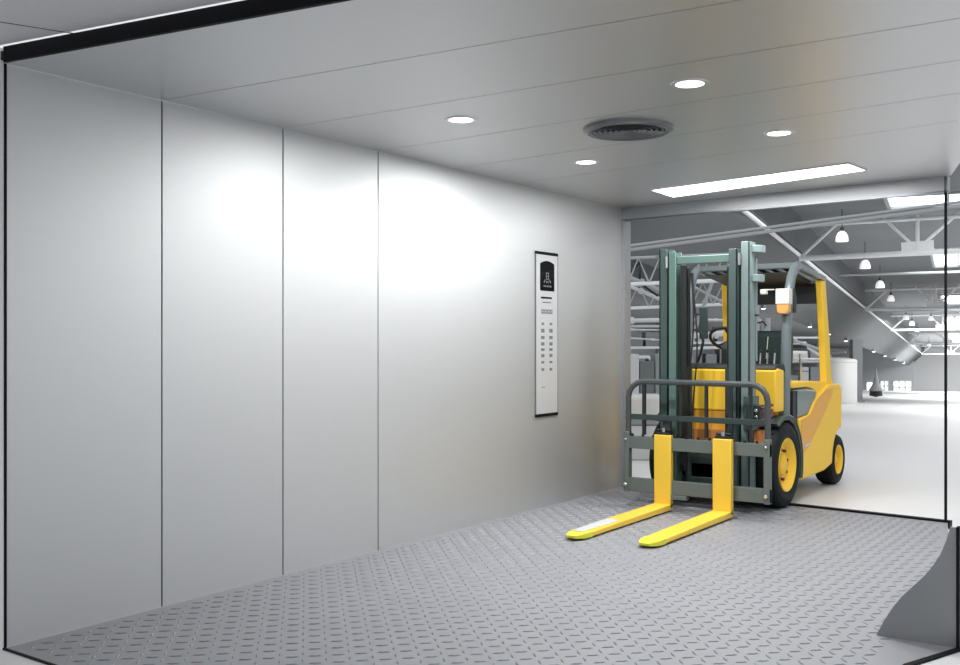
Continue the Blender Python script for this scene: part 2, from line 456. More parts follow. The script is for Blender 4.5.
# mast
yM = 5.24-AY
def channel(b, xa, xb, y0, y1, z0, z1, m, web):  # U channel; web on side 'l' or 'r'
    t = .014
    b.box((xa, y0, z0), (xb, y0+t, z1), m); b.box((xa, y1-t, z0), (xb, y1, z1), m)
    if web == 'l': b.box((xa, y0, z0), (xa+t, y1, z1), m)
    else: b.box((xb-t, y0, z0), (xb, y1, z1), m)
for side in (-1, 1):
    def X(d): return (.03 if False else 0)+side*d
    def rng(a, c): return tuple(sorted((side*a, side*c)))
    o = .02
    # outer rail
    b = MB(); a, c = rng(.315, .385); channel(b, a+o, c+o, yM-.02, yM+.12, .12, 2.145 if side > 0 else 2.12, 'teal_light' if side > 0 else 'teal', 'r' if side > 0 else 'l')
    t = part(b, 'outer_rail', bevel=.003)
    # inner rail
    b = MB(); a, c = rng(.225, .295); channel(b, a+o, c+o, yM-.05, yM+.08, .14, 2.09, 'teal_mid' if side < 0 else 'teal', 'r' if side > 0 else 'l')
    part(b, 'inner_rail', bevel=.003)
    b = MB(); a, c = rng(.296, .314); b.box((a+o, yM+.0, .16), (c+o, yM+.07, 2.00), 'dark'); part(b, 'rail_gap_seal')
    # roller at the top
    b = MB(); b.tube([(side*.305+o, yM-.035, 2.055), (side*.305+o, yM-.035, 1.96)], .014, 'chrome'); part(b, 'mast_roller')
    # lift cylinder + chain
    b = MB(); b.tube([(side*.175+o, yM+.09, .2), (side*.175+o, yM+.09, 1.15)], .032, 'teal_dark', n=14); b.tube([(side*.175+o, yM+.09, 1.15), (side*.175+o, yM+.09, 1.96)], .018, 'dark', n=12)
    part(b, 'lift_cylinder')
    if side < 0:
        b = MB()
        b.box((side*.205+o, yM+.0, .3), (side*.155+o, yM+.02, 1.98), 'dark')
        for k in range(56): b.box((side*.206+o, yM-.004, .31+.03*k), (side*.154+o, yM+.001, .322+.03*k), 'dark')
        part(b, 'lift_chain')
b = MB(); b.bar((-.29, yM+.0, 2.02), (.31, yM+.0, 2.02), .05, .065, 'teal_mid'); part(b, 'mast_top_crossbar', bevel=.006)
b = MB(); b.bar((-.34, yM+.10, .42), (.38, yM+.10, .42), .05, .12, 'teal_dark'); b.bar((-.34, yM+.10, .20), (.38, yM+.10, .20), .05, .10, 'teal_dark'); part(b, 'mast_lower_crossbar', bevel=.004)
# hoses inside the mast
for kx, ph in ((-.115, 0), (-.085, 1.2)):
    b = MB(); pts = [(kx+.02*sin(ph+z*5), yM+.06, z) for z in [.75+.09*k for k in range(14)]]
    b.tube(pts, .007, 'dark', n=7); part(b, 'hydraulic_hose')
# half round plates on the right outer rail
for z, rr in ((2.105, .085), (1.875, .08)):
    b = MB(); pts = [(.385+.02, yM+.02)]+[(.385+.02+rr*sin(t)*.9, yM+.02+rr-rr*cos(t)) for t in [pi*k/10 for k in range(1, 8)]]+[(.385+.02, yM+.02+rr*1.5)]
    b.prism(pts, z-.045, z+.012, 'teal_light', 'z'); part(b, 'mast_bracket', bevel=.004)
b = MB(); b.box((.398, yM+.10, 1.20), (.412, yM+.14, 2.02), 'teal_light'); b.box((.396, yM+.09, 1.56), (.415, yM+.175, 1.575), 'dark'); part(b, 'mast_side_plate', bevel=.003)
b = MB(); b.box((-.42, yM+.02, 2.06), (-.36, yM+.06, 2.075), 'teal_light'); part(b, 'mast_bracket')

# hydraulic valve and lever block low right of the mast
b = MB(); b.box((.36, yM-.04, .66), (.44, yM+.10, .93), 'teal'); b.box((.44, yM-.02, .70), (.49, yM+.10, .86), 'teal_dark')
for k in range(3): b.tube([(.465, yM-.03, .72+.05*k), (.465, yM-.05, .72+.05*k)], .014, 'chrome')
vb = part(b, 'valve_block', bevel=.004)
b = MB()
for k in range(4): b.tube([(.47+.025*(k % 2), yM-.01, .70+.045*k), (.52, yM+.02, .71+.045*k), (.545, yM+.10, .74+.04*k)], .012, 'red', n=8)
part(b, 'hydraulic_fittings')
b = MB(); b.box((.42, yM+.02, .50), (.50, yM+.12, .66), 'orange'); part(b, 'tilt_cylinder_bracket', bevel=.004)

# wheels
def wheel(name, x, y, r, w, rr, out=1):
    e = None
    b = MB(); prof = []
    def O(h): return h*out
    prof = [(rr, O(-.02)), (rr+.01, O(0)), (rr+(r-rr)*.35, O(.012)), (r-.05, O(.008)), (r-.015, O(-.006)), (r, O(-.03)), (r, O(-w+.03)), (r-.02, O(-w)), (rr, O(-w))]
    b.lathe(prof, L(x, y, r), 'rubber', 'x', n=48, closed=True)
    for k in range(28):
        t = 2*pi*k/28
        for s0, s1, dt in ((-.035, -w*.5, .05), (-w*.5, -w+.035, -.05)):
            p = Vector(L(x, y, r))+Vector((O(s0), (r-.001)*cos(t), (r-.001)*sin(t))); q2 = Vector(L(x, y, r))+Vector((O(s1), (r-.001)*cos(t+dt), (r-.001)*sin(t+dt)))
            b.bar(p, q2, .022, .014, 'rubber', up=(0, cos(t), sin(t)))
    ty = part(b, name)
    b = MB(); b.lathe([(rr+.006, O(-.004)), (rr, O(.004)), (rr-.012, O(-.004)), (rr*.80, O(-.045)), (rr*.72, O(-.060)), (rr*.45, O(-.060)), (rr*.40, O(-.030)), (rr*.22, O(-.020)), (.0001, O(-.016))], L(x, y, r), 'yellow', 'x', n=44)
    rim = b.build('rim', ty)
    for k in range(8):
        t = 2*pi*k/8+.2; b = MB(); c = Vector(L(x, y, r))+Vector((O(-.06), rr*.585*cos(t), rr*.585*sin(t)))
        b.tube([c, c+Vector((O(.025), 0, 0))], .013 if r > .3 else .008, 'red', n=6); b.build('lug_nut', rim)
    return ty
wheel('front_wheel', 1.64, 5.72, .35, .20, .215)
wheel('front_wheel', .56, 5.72, .35, .20, .215, -1)
wheel('rear_wheel', 1.60, 7.34, .235, .17, .135)
wheel('rear_wheel', .60, 7.34, .235, .17, .135, -1)
b = MB(); b.tube([L(.62, 5.72, .35), L(1.55, 5.72, .35)], .06, 'dark'); b.box(L(.85, 5.45, .18), L(1.35, 5.8, .50), 'dark'); part(b, 'front_axle')
b = MB(); b.tube([L(.62, 7.34, .235), L(1.55, 7.34, .235)], .05, 'dark'); part(b, 'rear_axle')

# chassis underside
b = MB(); b.box(L(.80, 5.45, .16), L(1.40, 7.5, .50), 'dark'); part(b, 'chassis')

# yellow side body: profile in y,z for each side
arch = [(7.34+.27*cos(t), .235+.30*sin(t)) for t in [radians(a) for a in (178,160,140,120,100,86)]]
side = [(6.16,.175), (6.83,.185), (7.05,.22)]+[p for p in arch if p[1] > .22]+[(7.38,.56), (7.38,.93), (7.3,.955), (6.98,.965), (6.86,.93), (6.62,.86), (6.50,.80), (6.38,.715), (6.11,.70), (6.13,.60), (6.16,.40)]
def sm(pl): return [(y-AY, z) for y, z in pl]
b = MB(); b.prism(sm(side), 1.20-CX, 1.62-CX, 'yellow', 'x'); part(b, 'side_panel', bevel=.018, seg=3)
b = MB(); b.prism(sm(side), .58-CX, 1.0-CX, 'yellow', 'x'); part(b, 'side_panel', bevel=.018, seg=3)
# darker swoop that paints the shading of the right side panel
sw = [(6.40,.72), (6.52,.80), (6.63,.855), (6.88,.925), (7.10,.92), (7.02,.84), (6.86,.74), (6.62,.60), (6.40,.47), (6.22,.40), (6.175,.40), (6.14,.60), (6.13,.69)]
b = MB(); b.prism(sm(sw), 1.6195-CX, 1.6225-CX, 'yellow_deep', 'x'); sp = part(b, 'shade_swoop'); sp['label'] = 'ochre swoop of painted shade on the side panel'
b = MB(); b.bar(L(1.624, 6.22, .46), L(1.624, 6.36, .475), .004, .028, 'chrome'); part(b, 'side_badge')
# counterweight
prof = [(1.615,7.20), (1.59,7.30), (1.53,7.46), (1.45,7.62), (1.33,7.76), (1.18,7.83), (1.02,7.83), (.87,7.76), (.75,7.62), (.67,7.46), (.61,7.30), (.585,7.20)]
b = MB(); b.prism([(x-CX, y-AY) for x, y in prof], .49, .945, 'yellow', 'z'); part(b, 'counterweight', bevel=.03, seg=3)
b = MB(); b.prism([((x-CX)*.86, (y-AY)*.985) for x, y in prof], .20, .49, 'teal_dark', 'z'); part(b, 'counterweight_base', bevel=.02)
b = MB(); b.box(L(1.50, 7.10, .94), L(1.60, 7.16, .99), 'yellow'); part(b, 'counterweight_latch', bevel=.006)
# engine hood with arch on the side
b = MB()
hood = [(6.02,.72), (6.02,.79), (6.40,.79), (6.40,.90), (6.02,.92), (6.02,1.0), (6.45,1.005), (6.75,.99), (6.95,.96), (7.3,.95), (7.3,.72)]
b.prism(sm([(6.02,.96), (6.02,1.01), (6.5,1.01), (6.95,.99), (7.25,.96), (7.25,.80), (7.0,.80), (6.72,.86), (6.60,.93), (6.45,.955)]), .62-CX, 1.58-CX, 'yellow', 'x'); part(b, 'engine_hood', bevel=.012, seg=3)
b = MB(); b.prism(sm([(6.06,.70), (6.06,.945), (6.45,.945), (6.66,.92), (6.62,.84), (6.50,.72)]), .60-CX, 1.60-CX, 'teal_light', 'x'); t = part(b, 'battery_cover', bevel=.02, seg=3); t['label'] = 'glossy grey-green side cover'
b = MB(); b.box(L(1.30, 6.0, .94), L(1.57, 6.40, .958), 'dark'); b.box(L(1.40,5.98,.60), L(1.60,6.10,.94), 'dark'); part(b, 'floor_mat')

# fenders over the front wheels
for sx in (1, -1):
    outer = [(5.72+.41*cos(t), .34+.415*sin(t)) for t in [radians(a) for a in (-20,0,20,40,60,80,100,120)]]
    inner = [(5.72+.375*cos(t), .34+.38*sin(t)) for t in [radians(a) for a in (120,100,80,60,40,20,0,-20)]]
    a, c = sorted((sx*.26, sx*.535))
    b = MB(); b.prism(sm(outer+inner), a, c, 'teal_dark', 'x'); part(b, 'fender', bevel=.005)
    b = MB(); pts = [(sx*.535, 5.72-AY+.41*cos(t), .34+.415*sin(t)) for t in [radians(a) for a in range(-20, 125, 8)]]
    b.tube(pts, .008, 'teal', n=6); part(b, 'fender_edge')

# front cowl (two tone) between the mast rails
b = MB()
b.prism(sm([(5.60,.78), (5.60,1.12), (5.66,1.14), (5.80,1.12), (5.80,.78)]), -.42, .485, 'yellow', 'x'); part(b, 'front_cowl', bevel=.012, seg=3)
b = MB(); b.prism(sm([(5.615,.62), (5.615,.79), (5.98,.79), (5.98,.62)]), -.40, .42, 'yellow_deep', 'x'); b.box((-.40, 5.607-AY, .86), (.47, 5.612-AY, .868), 'orange')
t = part(b, 'lower_cowl', bevel=.006); t['label'] = 'darker ochre lower cowl'
b = MB(); b.box((-.38, 5.59-AY, .49), (.36, 5.66-AY, .62), 'orange'); t = part(b, 'shaded_cowl_front', bevel=.005); t['label'] = 'lower front of the cowl, its shade painted orange-brown'  # foot of the cowl, with its shade put into the colour
b = MB(); b.box((-.40, 5.70-AY, .16), (.40, 5.78-AY, .50), 'dark'); part(b, 'front_guard_plate')
b = MB(); b.prism(sm([(5.61,1.13), (5.64,1.165), (5.84,1.17), (5.88,1.10)]), -.41, .475, 'dark', 'x'); part(b, 'dashboard', bevel=.008)
b = MB(); b.prism(sm([(5.80,1.14), (5.80,1.30), (5.86,1.36), (5.96,1.34), (5.96,1.14)]), -.06, .10, 'dark', 'x'); part(b, 'instrument_pod', bevel=.012)
b = MB(); b.tube([L(1.02,5.95,1.12), L(1.02,6.10,1.36)], .025, 'dark'); part(b, 'steering_column')
b = MB()
c = Vector(L(1.02, 6.10, 1.37)); nrm = Vector((0,.55,.83)).normalized(); u = Vector((1,0,0)); v = nrm.cross(u)
pts = [c+u*.19*cos(2*pi*k/28)+v*.19*sin(2*pi*k/28) for k in range(29)]; b.tube(pts, .014, 'dark', n=8, cap=False)
for a in (.5, 2.6, 4.7): b.tube([c, c+u*.19*cos(a)+v*.19*sin(a)], .010, 'dark', n=6)
b.tube([c-nrm*.02, c+nrm*.02], .04, 'dark'); part(b, 'steering_wheel')
for xx in (1.36, 1.42, 1.48):
    b = MB(); b.tube([L(xx,5.86,1.15), L(xx,5.88,1.26)], .007, 'chrome', n=6); b.lathe([(.0001,.025), (.015,.015), (.016,0), (.0001,-.015)], L(xx,5.88,1.27), 'dark', n=10); part(b, 'control_lever')
# seat
b = MB(); b.prism(sm([(6.20,1.02), (6.18,1.10), (6.24,1.13), (6.62,1.10), (6.66,1.0)]), -.24, .26, 'seat', 'x'); st = part(b, 'seat', bevel=.02, seg=3)
b = MB(); b.prism(sm([(6.58,1.06), (6.56,1.40), (6.60,1.455), (6.70,1.455), (6.74,1.38), (6.70,1.04)]), -.25, .27, 'seat', 'x'); t = part(b, 'seat_back', bevel=.025, seg=3)
for xx in (-.04, .09):
    b = MB(); b.tube([(xx, 6.552-AY, 1.40), (xx-.015, 6.548-AY, 1.20)], .005, 'glight', n=6); b.build('seat_seam', t)
b = MB(); b.tube([L(1.03,6.65,1.45), L(1.03,6.66,1.52), L(1.10,6.66,1.54), L(1.14,6.66,1.50)], .008, 'dark', n=6); part(b, 'headrest_bar')
# overhead guard: pillars
RP = [(1.555,5.90,.72), (1.55,5.94,1.1), (1.545,5.985,1.5), (1.548,6.03,1.76), (1.55,6.09,1.90), (1.552,6.17,1.98), (1.55,6.27,2.015)]
for sx in (1, -1):
    pts = [(sx*(p[0]-CX), p[1]-AY, p[2]) for p in RP]
    b = MB()
    for k in range(len(pts)-1): pass
    b.tube(pts, [.044,.043,.041,.040,.040,.040,.036], 'pillar', n=14); part(b, 'guard_front_pillar')
    # rear pillar, yellow
    q = [(1.55,6.93,1.915), (1.558,7.00,1.45), (1.56,7.06,1.05), (1.56,7.09,.90)]
    ws = [.13, .15, .18, .22]
    vs = []
    for (x, y, z), w in zip(q, ws):
        for dx, dy in ((-.03,-w/2), (.03,-w/2), (.03,w/2), (-.03,w/2)): vs.append((sx*(x-CX+dx), y-AY+dy, z))
    fs = [(0,1,2,3), (12,13,14,15)]+[(k*4+a, k*4+(a+1) % 4, k*4+4+(a+1) % 4, k*4+4+a) for k in range(3) for a in range(4)]
    b = MB(); b.add(vs, fs, 'yellow'); part(b, 'guard_rear_pillar', bevel=.012, seg=3)
    # roof side rail
    b = MB(); b.bar((sx*.452, 6.20-AY, 2.015), (sx*.452, 7.02-AY, 1.935), .06, .055, 'pillar'); part(b, 'guard_roof_rail', bevel=.012)
b = MB(); b.bar((-.45, 6.24-AY, 2.015), (.45, 6.24-AY, 2.015), .055, .05, 'pillar'); part(b, 'guard_crossbar', bevel=.01); b = MB(); b.bar((-.45, 6.98-AY, 1.925), (.45, 6.98-AY, 1.925), .055, .045, 'pillar'); part(b, 'guard_crossbar', bevel=.01)
for k in range(7):
    xx = -.33+.11*k
    b = MB(); b.bar((xx, 6.24-AY, 2.005), (xx, 6.96-AY, 1.912), .05, .018, 'dark'); part(b, 'guard_slat', bevel=.003)
b = MB(); b.hexa([(-.40, 6.27-AY, 1.955), (.40, 6.27-AY, 1.955), (.40, 6.94-AY, 1.868), (-.40, 6.94-AY, 1.868), (-.40, 6.27-AY, 1.962), (.40, 6.27-AY, 1.962), (.40, 6.94-AY, 1.875), (-.40, 6.94-AY, 1.875)], 'dark'); part(b, 'guard_roof_liner')
# rear cross beam dark under roof
b = MB(); b.bar((-.44, 6.93-AY, 1.80), (.44, 6.93-AY, 1.80), .02, .19, 'dark'); part(b, 'guard_rear_panel')
# turn signal on the right front pillar
lp = empty_part = None
b = MB(); b.box((.385, 5.88-AY, 1.67), (.50, 5.97-AY, 1.80), 'white'); b.box((.27, 5.92-AY, 1.79), (.36, 5.94-AY, 1.80), 'white'); hp = part(b, 'signal_lamp', bevel=.02, seg=3); hp['label'] = 'cream and amber turn signal lamp'
b = MB(); b.prism([(.388,1.70), (.497,1.70), (.492,1.61), (.47,1.585), (.41,1.585), (.392,1.61)], 5.885-AY, 5.965-AY, 'amber', 'y'); b.build('amber_lens', hp, bevel=.012, seg=3)
b = MB(); b.box((.245, 5.90-AY, 1.755), (.30, 5.95-AY, 1.80), 'white'); b.build('lamp_bracket', hp, bevel=.008)
b = MB(); b.prism([(6.03-AY,1.62), (6.03-AY,1.80), (6.07-AY,1.82), (6.13-AY,1.72), (6.11-AY,1.60)], .45, .49, 'dark', 'x'); part(b, 'mirror', bevel=.008)
b = MB(); b.box((-.36, 6.04-AY, 1.38), (-.28, 6.06-AY, 1.66), 'teal_dark'); b.tube([(-.40,6.05-AY,1.6), (-.34,6.05-AY,1.6)], .008, 'dark'); part(b, 'side_mirror', bevel=.006)
b = MB(); b.tube([L(.74,5.95,1.12), L(.80,5.93,1.25), L(.83,5.92,1.36), L(.80,5.93,1.44), L(.74,5.95,1.46)], .012, 'dark', n=8); part(b, 'grab_handle')
b = MB(); b.tube([L(1.50,6.52,1.02), L(1.50,6.50,1.20), L(1.51,6.45,1.24)], .010, 'chrome', n=7); part(b, 'parking_lever')

# ==================================================================  WAREHOUSE beyond the lift
# the hall floor falls gently away from the lift; s runs along the hall, t across it, h above the tilted eye plane
CR = Vector((yaw_c, yaw_s, 0)); CF = Vector((-yaw_s, yaw_c, 0)); UP = Vector((0,0,1))
AX = CR*.481+CF-UP*.045; TX = CR*1.0-CF*.50
def W(s, t, h): return EYE+AX*s+TX*t+UP*h
FH = -.83
# floors
b = MB()
p0 = [W(12,-45,FH), W(12,60,FH), W(135,80,FH), W(135,-90,FH)]
b.add(p0, [(0,1,2,3)], 'wfloor')
near = [W(12,-45,FH), W(12,60,FH)]
ring = [(0,6.04), (2.87,5.80), (3.49,2.445), (3.355,2.07), (3.355,-.014), (0,.004), (-14,.004), (-14,-12), (40,-12)]
b.add([Vector((x,y,0)) for x, y in ring]+[near[1], near[0], Vector((-14,6.04,0))], [tuple(range(12))[::-1]], 'wfloor')
for k in range(len(b.v)): b.v[k] = (b.v[k][0], b.v[k][1], b.v[k][2]-.003)
struct(b.build('floor', smooth=False), 'pale smooth concrete floor of the hall and lobby', 'floor')

# roof deck
b = MB()
def slab(lst, th, m):
    vs = list(lst)+[v+UP*th for v in lst]; b.hexa(vs, m)
RH = 4.95
slab([W(16,-4.0,RH), W(16,45,RH), W(132,60,RH), W(132,-4.0,RH)], .2, 'roof')
struct(b.build('ceiling', smooth=False), 'dark grey roof deck of the hall', 'roof')
# sloping bulkhead and the low aisle roof left of it
b = MB(); slab([W(16,-5.4,2.45), W(16,-4.05,3.95), W(132,-4.05,3.95), W(132,-5.4,2.45)], .12, 'bulk'); slab([W(16,-4.05,3.95), W(16,-3.9,3.95), W(132,-3.9,3.95), W(132,-4.05,3.95)], 1.0, 'bulk')
struct(b.build('wall_bulkhead', smooth=False))
b = MB(); slab([W(13,-40,4.6), W(13,-5.45,4.6), W(132,-5.45,4.6), W(132,-60,4.6)], .15, 'roof')
struct(b.build('ceiling', smooth=False), 'dark grey roof of the side aisle', 'roof')
# far walls
b = MB(); slab([W(130,-5.0,FH-.2), W(130,60,FH-.2), W(131,60,FH-.2), W(131,-5.0,FH-.2)], 6.2, 'farw')
struct(b.build('wall_back', smooth=False))
b = MB(); slab([W(126,-60,FH-.2), W(126,-4.9,FH-.2), W(127,-4.9,FH-.2), W(127,-60,FH-.2)], 6.2, 'farg')
struct(b.build('wall_end', smooth=False))
b = MB(); slab([W(14,-24,FH-.2), W(126,-24,FH-.2), W(126,-24.5,FH-.2), W(14,-24.5,FH-.2)], 5.6, 'farg')
struct(b.build('wall_side', smooth=False))

# roof trusses
def truss(s, t0, t1, hb, ht, r, n, zz, lab, m='truss'):
    root = empty('roof_truss', tuple(W(s, t0, hb)), lab, 'roof truss', 'white roof trusses of the hall')
    o = W(s, t0, hb)
    def Q(t, h): return W(s, t, h-.10+.05*min(t+3.9, 6))
    b = MB(); b.tube([Q(t0,hb)-o, Q(t1,hb)-o], r, m, n=8); b.build('bottom_chord', root)
    b = MB(); b.tube([Q(t0,ht)-o, Q(t1,ht)-o], r*.72, m, n=8); b.build('top_chord', root)
    dt = (t1-t0)/n
    for k in range(n):
        ta, tb = t0+k*dt, t0+(k+1)*dt
        tm = ta+dt*.34; tn = ta+dt*.72
        b = MB(); b.tube([Q(ta,hb)-o, Q(tm,ht)-o], r*.6, m, n=6); b.build('web', root)
        b = MB(); b.tube([Q(tn,ht)-o, Q(tb,hb)-o], r*.6, m, n=6); b.build('web', root)
        b = MB(); b.tube([Q(tb,hb)-o, Q(tb,ht)-o], r*.7, m, n=6)
        b.bar(Q(tb-.38,hb+.06)-o, Q(tb+.38,hb+.06)-o, .05, .34, m); b.build('post', root)
    return root
HB = 3.80
ss = [28, 48.5, 67, 90, 120]
labs = ['nearest and thickest white truss crossing the hall roof, just above the forklift cab',
        'second white roof truss from the lift, smaller and lower in view than the nearest',
        'third white roof truss from the lift, behind the second',
        'fourth white roof truss from the lift, thin in the distance',
        'farthest white roof truss, just above the pale end wall']
for s, lab in zip(ss, labs):
    truss(s, -3.9, -3.9+2.9*8, HB, HB+.98, .080, 8, 0, lab)
for k, s in enumerate((38, 57.5, 78, 104)):
    o = W(s,-3.9,HB+.5)
    b = MB(); b.tube([Vector((0,0,0)), W(s,26,HB+.5)-o], .05, 'truss_grey', n=6); t = b.build('roof_purlin'); t.location = o
    tag(t, 'grey tubular purlin between the %s roof trusses' % ('nearest and second', 'second and third', 'third and fourth', 'fourth and farthest')[k], 'purlin', 'grey purlins under the hall roof')
# long edge tubes converging to the distance
o = W(19,-3.9,HB); b = MB(); b.tube([Vector((0,0,0)), W(128,-3.9,HB)-o], .055, 'truss', n=8); t = b.build('edge_beam'); t.location = o
tag(t, 'long pale diagonal tube running down the left edge of the hall roof', 'beam')
# roof skylights
def skyl(s0, s1, t0, t1, lab):
    o = W(s0, t0, RH-.03)
    r = empty('skylight', tuple(o), lab, 'skylight', 'bright skylights in the hall roof')
    vs = [W(s0,t0,RH-.03)-o, W(s0,t1,RH-.03)-o, W(s1,t1,RH-.03)-o, W(s1,t0,RH-.03)-o]
    b = MB(); b.hexa(vs+[v+UP*.025 for v in vs], 'sky'); b.build('pane', r)
    b = MB()
    for k in range(4): b.bar(vs[k]-UP*.03, vs[(k+1) % 4]-UP*.03, .10, .10, 'truss_grey')
    for k in (1, 2): b.bar(vs[0].lerp(vs[1], k/3)-UP*.03, vs[3].lerp(vs[2], k/3)-UP*.03, .06, .06, 'truss_grey')
    b.build('frame', r)
skyl(25.3, 27.0, -1.6, 2.4, 'wide bright skylight nearest the lift, above the nearest roof truss')
skyl(36, 41, -.9, 1.6, 'bright skylight behind the nearest roof truss')
skyl(54, 60, -.9, 3.0, 'bright skylight behind the second roof truss')
skyl(71, 84, -1.0, 4.4, 'bright skylight behind the third roof truss')
skyl(94, 114, -1.0, 4.6, 'small bright skylight behind the fourth roof truss')
skyl(25, 34, 6.5, 11, 'bright skylight at the right edge of the view')

# pendant bell lamps
def pendant(px, py, Z, size, lab, first=[None]):
    o = EYE+(CR*((px-480)/1000)+CF+UP*((340-py)/1000))*Z
    if first[0] is None:
        r = empty('pendant_lamp', tuple(o), lab, 'pendant lamp', 'bell shaped pendant lamps under the hall roof')
        b = MB(); b.lathe([(.17,-.16), (.175,-.13), (.165,-.02), (.12,.08), (.06,.13), (.05,.14), (.0001,.145)], (0,0,0), 'bell', n=20); b.lathe([(.0001,-.15), (.168,-.15)], (0,0,0), 'bell', n=20); b.build('shade', r)
        b = MB(); b.tube([(0,0,.14), (0,0,.24)], .055, 'dark', n=10); b.build('socket', r)
        b = MB(); b.tube([(0,0,.24), (0,0,.75)], .012, 'dark', n=6); b.build('rod', r)
        first[0] = r
    else:
        r = copy_tree(first[0]); r.location = o; r['label'] = lab
    r.scale = (size,)*3
    return r
for px, py, Z, sz, lab in [
    (842,236,24,.85,'nearest white bell lamp hanging above the forklift cab roof'),
    (865,264,34,1.0,'second white bell lamp from the lift, right of the nearest'),
    (880,284,40,1.0,'third white bell lamp from the lift'),
    (891,298,46,.95,'fourth white bell lamp from the lift, in front of the second roof truss'),
    (906,317,60,.95,'white bell lamp beside the fourth one and slightly farther'),
    (912,323,66,1.0,'white bell lamp hanging just under the third roof truss'),
    (931,318,62,.9,'white bell lamp to the right, at the height of the third roof truss'),
    (917,330,80,1.0,'small white bell lamp farther back above the far wall'),
    (929,344,96,1.0,'tiny white bell lamp nearest the pale end wall')]:
    pendant(px, py, Z, sz, lab)

# row of small spots along the bulkhead
sp0 = None
for k in range(11):
    s = 26*(1.155**k)
    o = W(s, -5.2, 2.42)
    nm = ['nearest','second','third','fourth','fifth','sixth','seventh','eighth','ninth','tenth','farthest'][k]
    lab = '%s of the small bright spotlights in the row along the left bulkhead' % nm
    if sp0 is None:
        sp0 = empty('spotlight', tuple(o), lab, 'spotlight', 'small spotlights along the left bulkhead')
        b = MB(); b.lathe([(.0001,-.10), (.10,-.10), (.11,-.06), (.10,.0)], (0,0,0), 'spot', n=12); b.build('bulb', sp0)
        b = MB(); b.lathe([(.115,-.07), (.13,.0), (.10,.12), (.0001,.13)], (0,0,0), 'gmid', n=12); b.build('housing', sp0)
    else:
        r = copy_tree(sp0); r.location = o; r['label'] = lab
    (r if k else sp0).scale = (.55+.07*k,)*3

# far windows
def at(px, py, Z): return EYE+(CR*((px-480)/1000)+CF+UP*((340-py)/1000))*Z
wn = 0
for x0, x1, y0, y1, nx_, ny_ in ((866,873,382,400,1,2), (880,888,381,391,2,2), (893,911,381,400,3,3)):
    wn += 1; Z = 120
    b = MB()
    vs = [at(x0,y1,Z), at(x1,y1,Z), at(x1,y1,Z)+CF*.1, at(x0,y1,Z)+CF*.1]
    hh = UP*((y1-y0)/1000*Z)
    b.hexa(vs+[v+hh for v in vs], 'window')
    for k in range(nx_+1):
        p = vs[0].lerp(vs[1], k/nx_)-CF*.08; b.bar(p, p+hh, .12, .12, 'wframe', up=tuple(CF))
    for k in range(ny_+1):
        p = vs[0]+hh*(k/ny_)-CF*.08; q_ = vs[1]+hh*(k/ny_)-CF*.08; b.bar(p, q_, .12, .12, 'wframe')
    struct(b.build('window_%d' % wn, smooth=False))

def gz(Z, px):   # floor height under a point of the sloping hall floor
    # s,t from camera coords X,Z:  X=.481s+t, Z=s-.5t
    X = (px-480)/1000*Z
    s = (Z+.5*X)/(1+.5*.481)
    return EYE.z-.045*s+FH-.003 if s > 12 else -.003
def gp(px, Z):
    p = EYE+(CR*((px-480)/1000)+CF)*Z; return Vector((p.x, p.y, gz(Z, px)))

# pale storage tank, grey column, dark cone stand
def lath(name, px, Z, prof, m, lab, cat, n=28, group=None):
    b = MB(); b.lathe(prof, (0,0,0), m, n=n); o = b.build(name); o.location = gp(px, Z); return tag(o, lab, cat, group)
r = empty('storage_tank', tuple(gp(838,40)), 'pale cylindrical storage tank standing behind the forklift', 'tank')
b = MB(); b.lathe([(.0001,0), (.72,0), (.72,1.72), (.68,1.78), (.3,1.84), (.0001,1.85)], (0,0,0), 'pale', n=36); b.build('body', r)
b = MB(); b.lathe([(.725,.06), (.74,.08), (.725,.1)], (0,0,0), 'glight', n=36, closed=True); b.lathe([(.725,1.66), (.74,1.68), (.725,1.7)], (0,0,0), 'glight', n=36, closed=True); b.build('band', r)
b = MB(); b.tube([(-.3,0,1.84), (-.3,0,2.0), (.3,0,2.05)], .05, 'gmid'); b.build('pipe_fitting', r)
for px, Z, w, h, lab in ((856,44,.42,2.75,'dark grey square column right of the pale tank'), (873,60,.30,3.4,'slim grey column between the far windows')):
    if px == 873: continue
    b = MB(); b.box((-w/2,-w/2,0), (w/2,w/2,h), 'colg'); b.box((-w/2-.06,-w/2-.06,0), (w/2+.06,w/2+.06,.12), 'colg'); o = b.build('hall_column'); o.location = gp(px, Z); o.rotation_euler = (0,0,.6); tag(o, lab, 'column')
r = empty('cone_stand', tuple(gp(876,62)), 'dark tall cone shaped stand on the far hall floor', 'stand')
b = MB(); b.lathe([(.0001,1.75), (.03,1.7), (.09,1.25), (.20,.80), (.38,.50), (.45,.38), (.0001,.35)], (0,0,0), 'colg', n=16); b.build('cone', r)
b = MB(); b.lathe([(.0001,.40), (.36,.36), (.40,.08), (.0001,.0)], (0,0,0), 'dark', n=16); b.build('base', r)

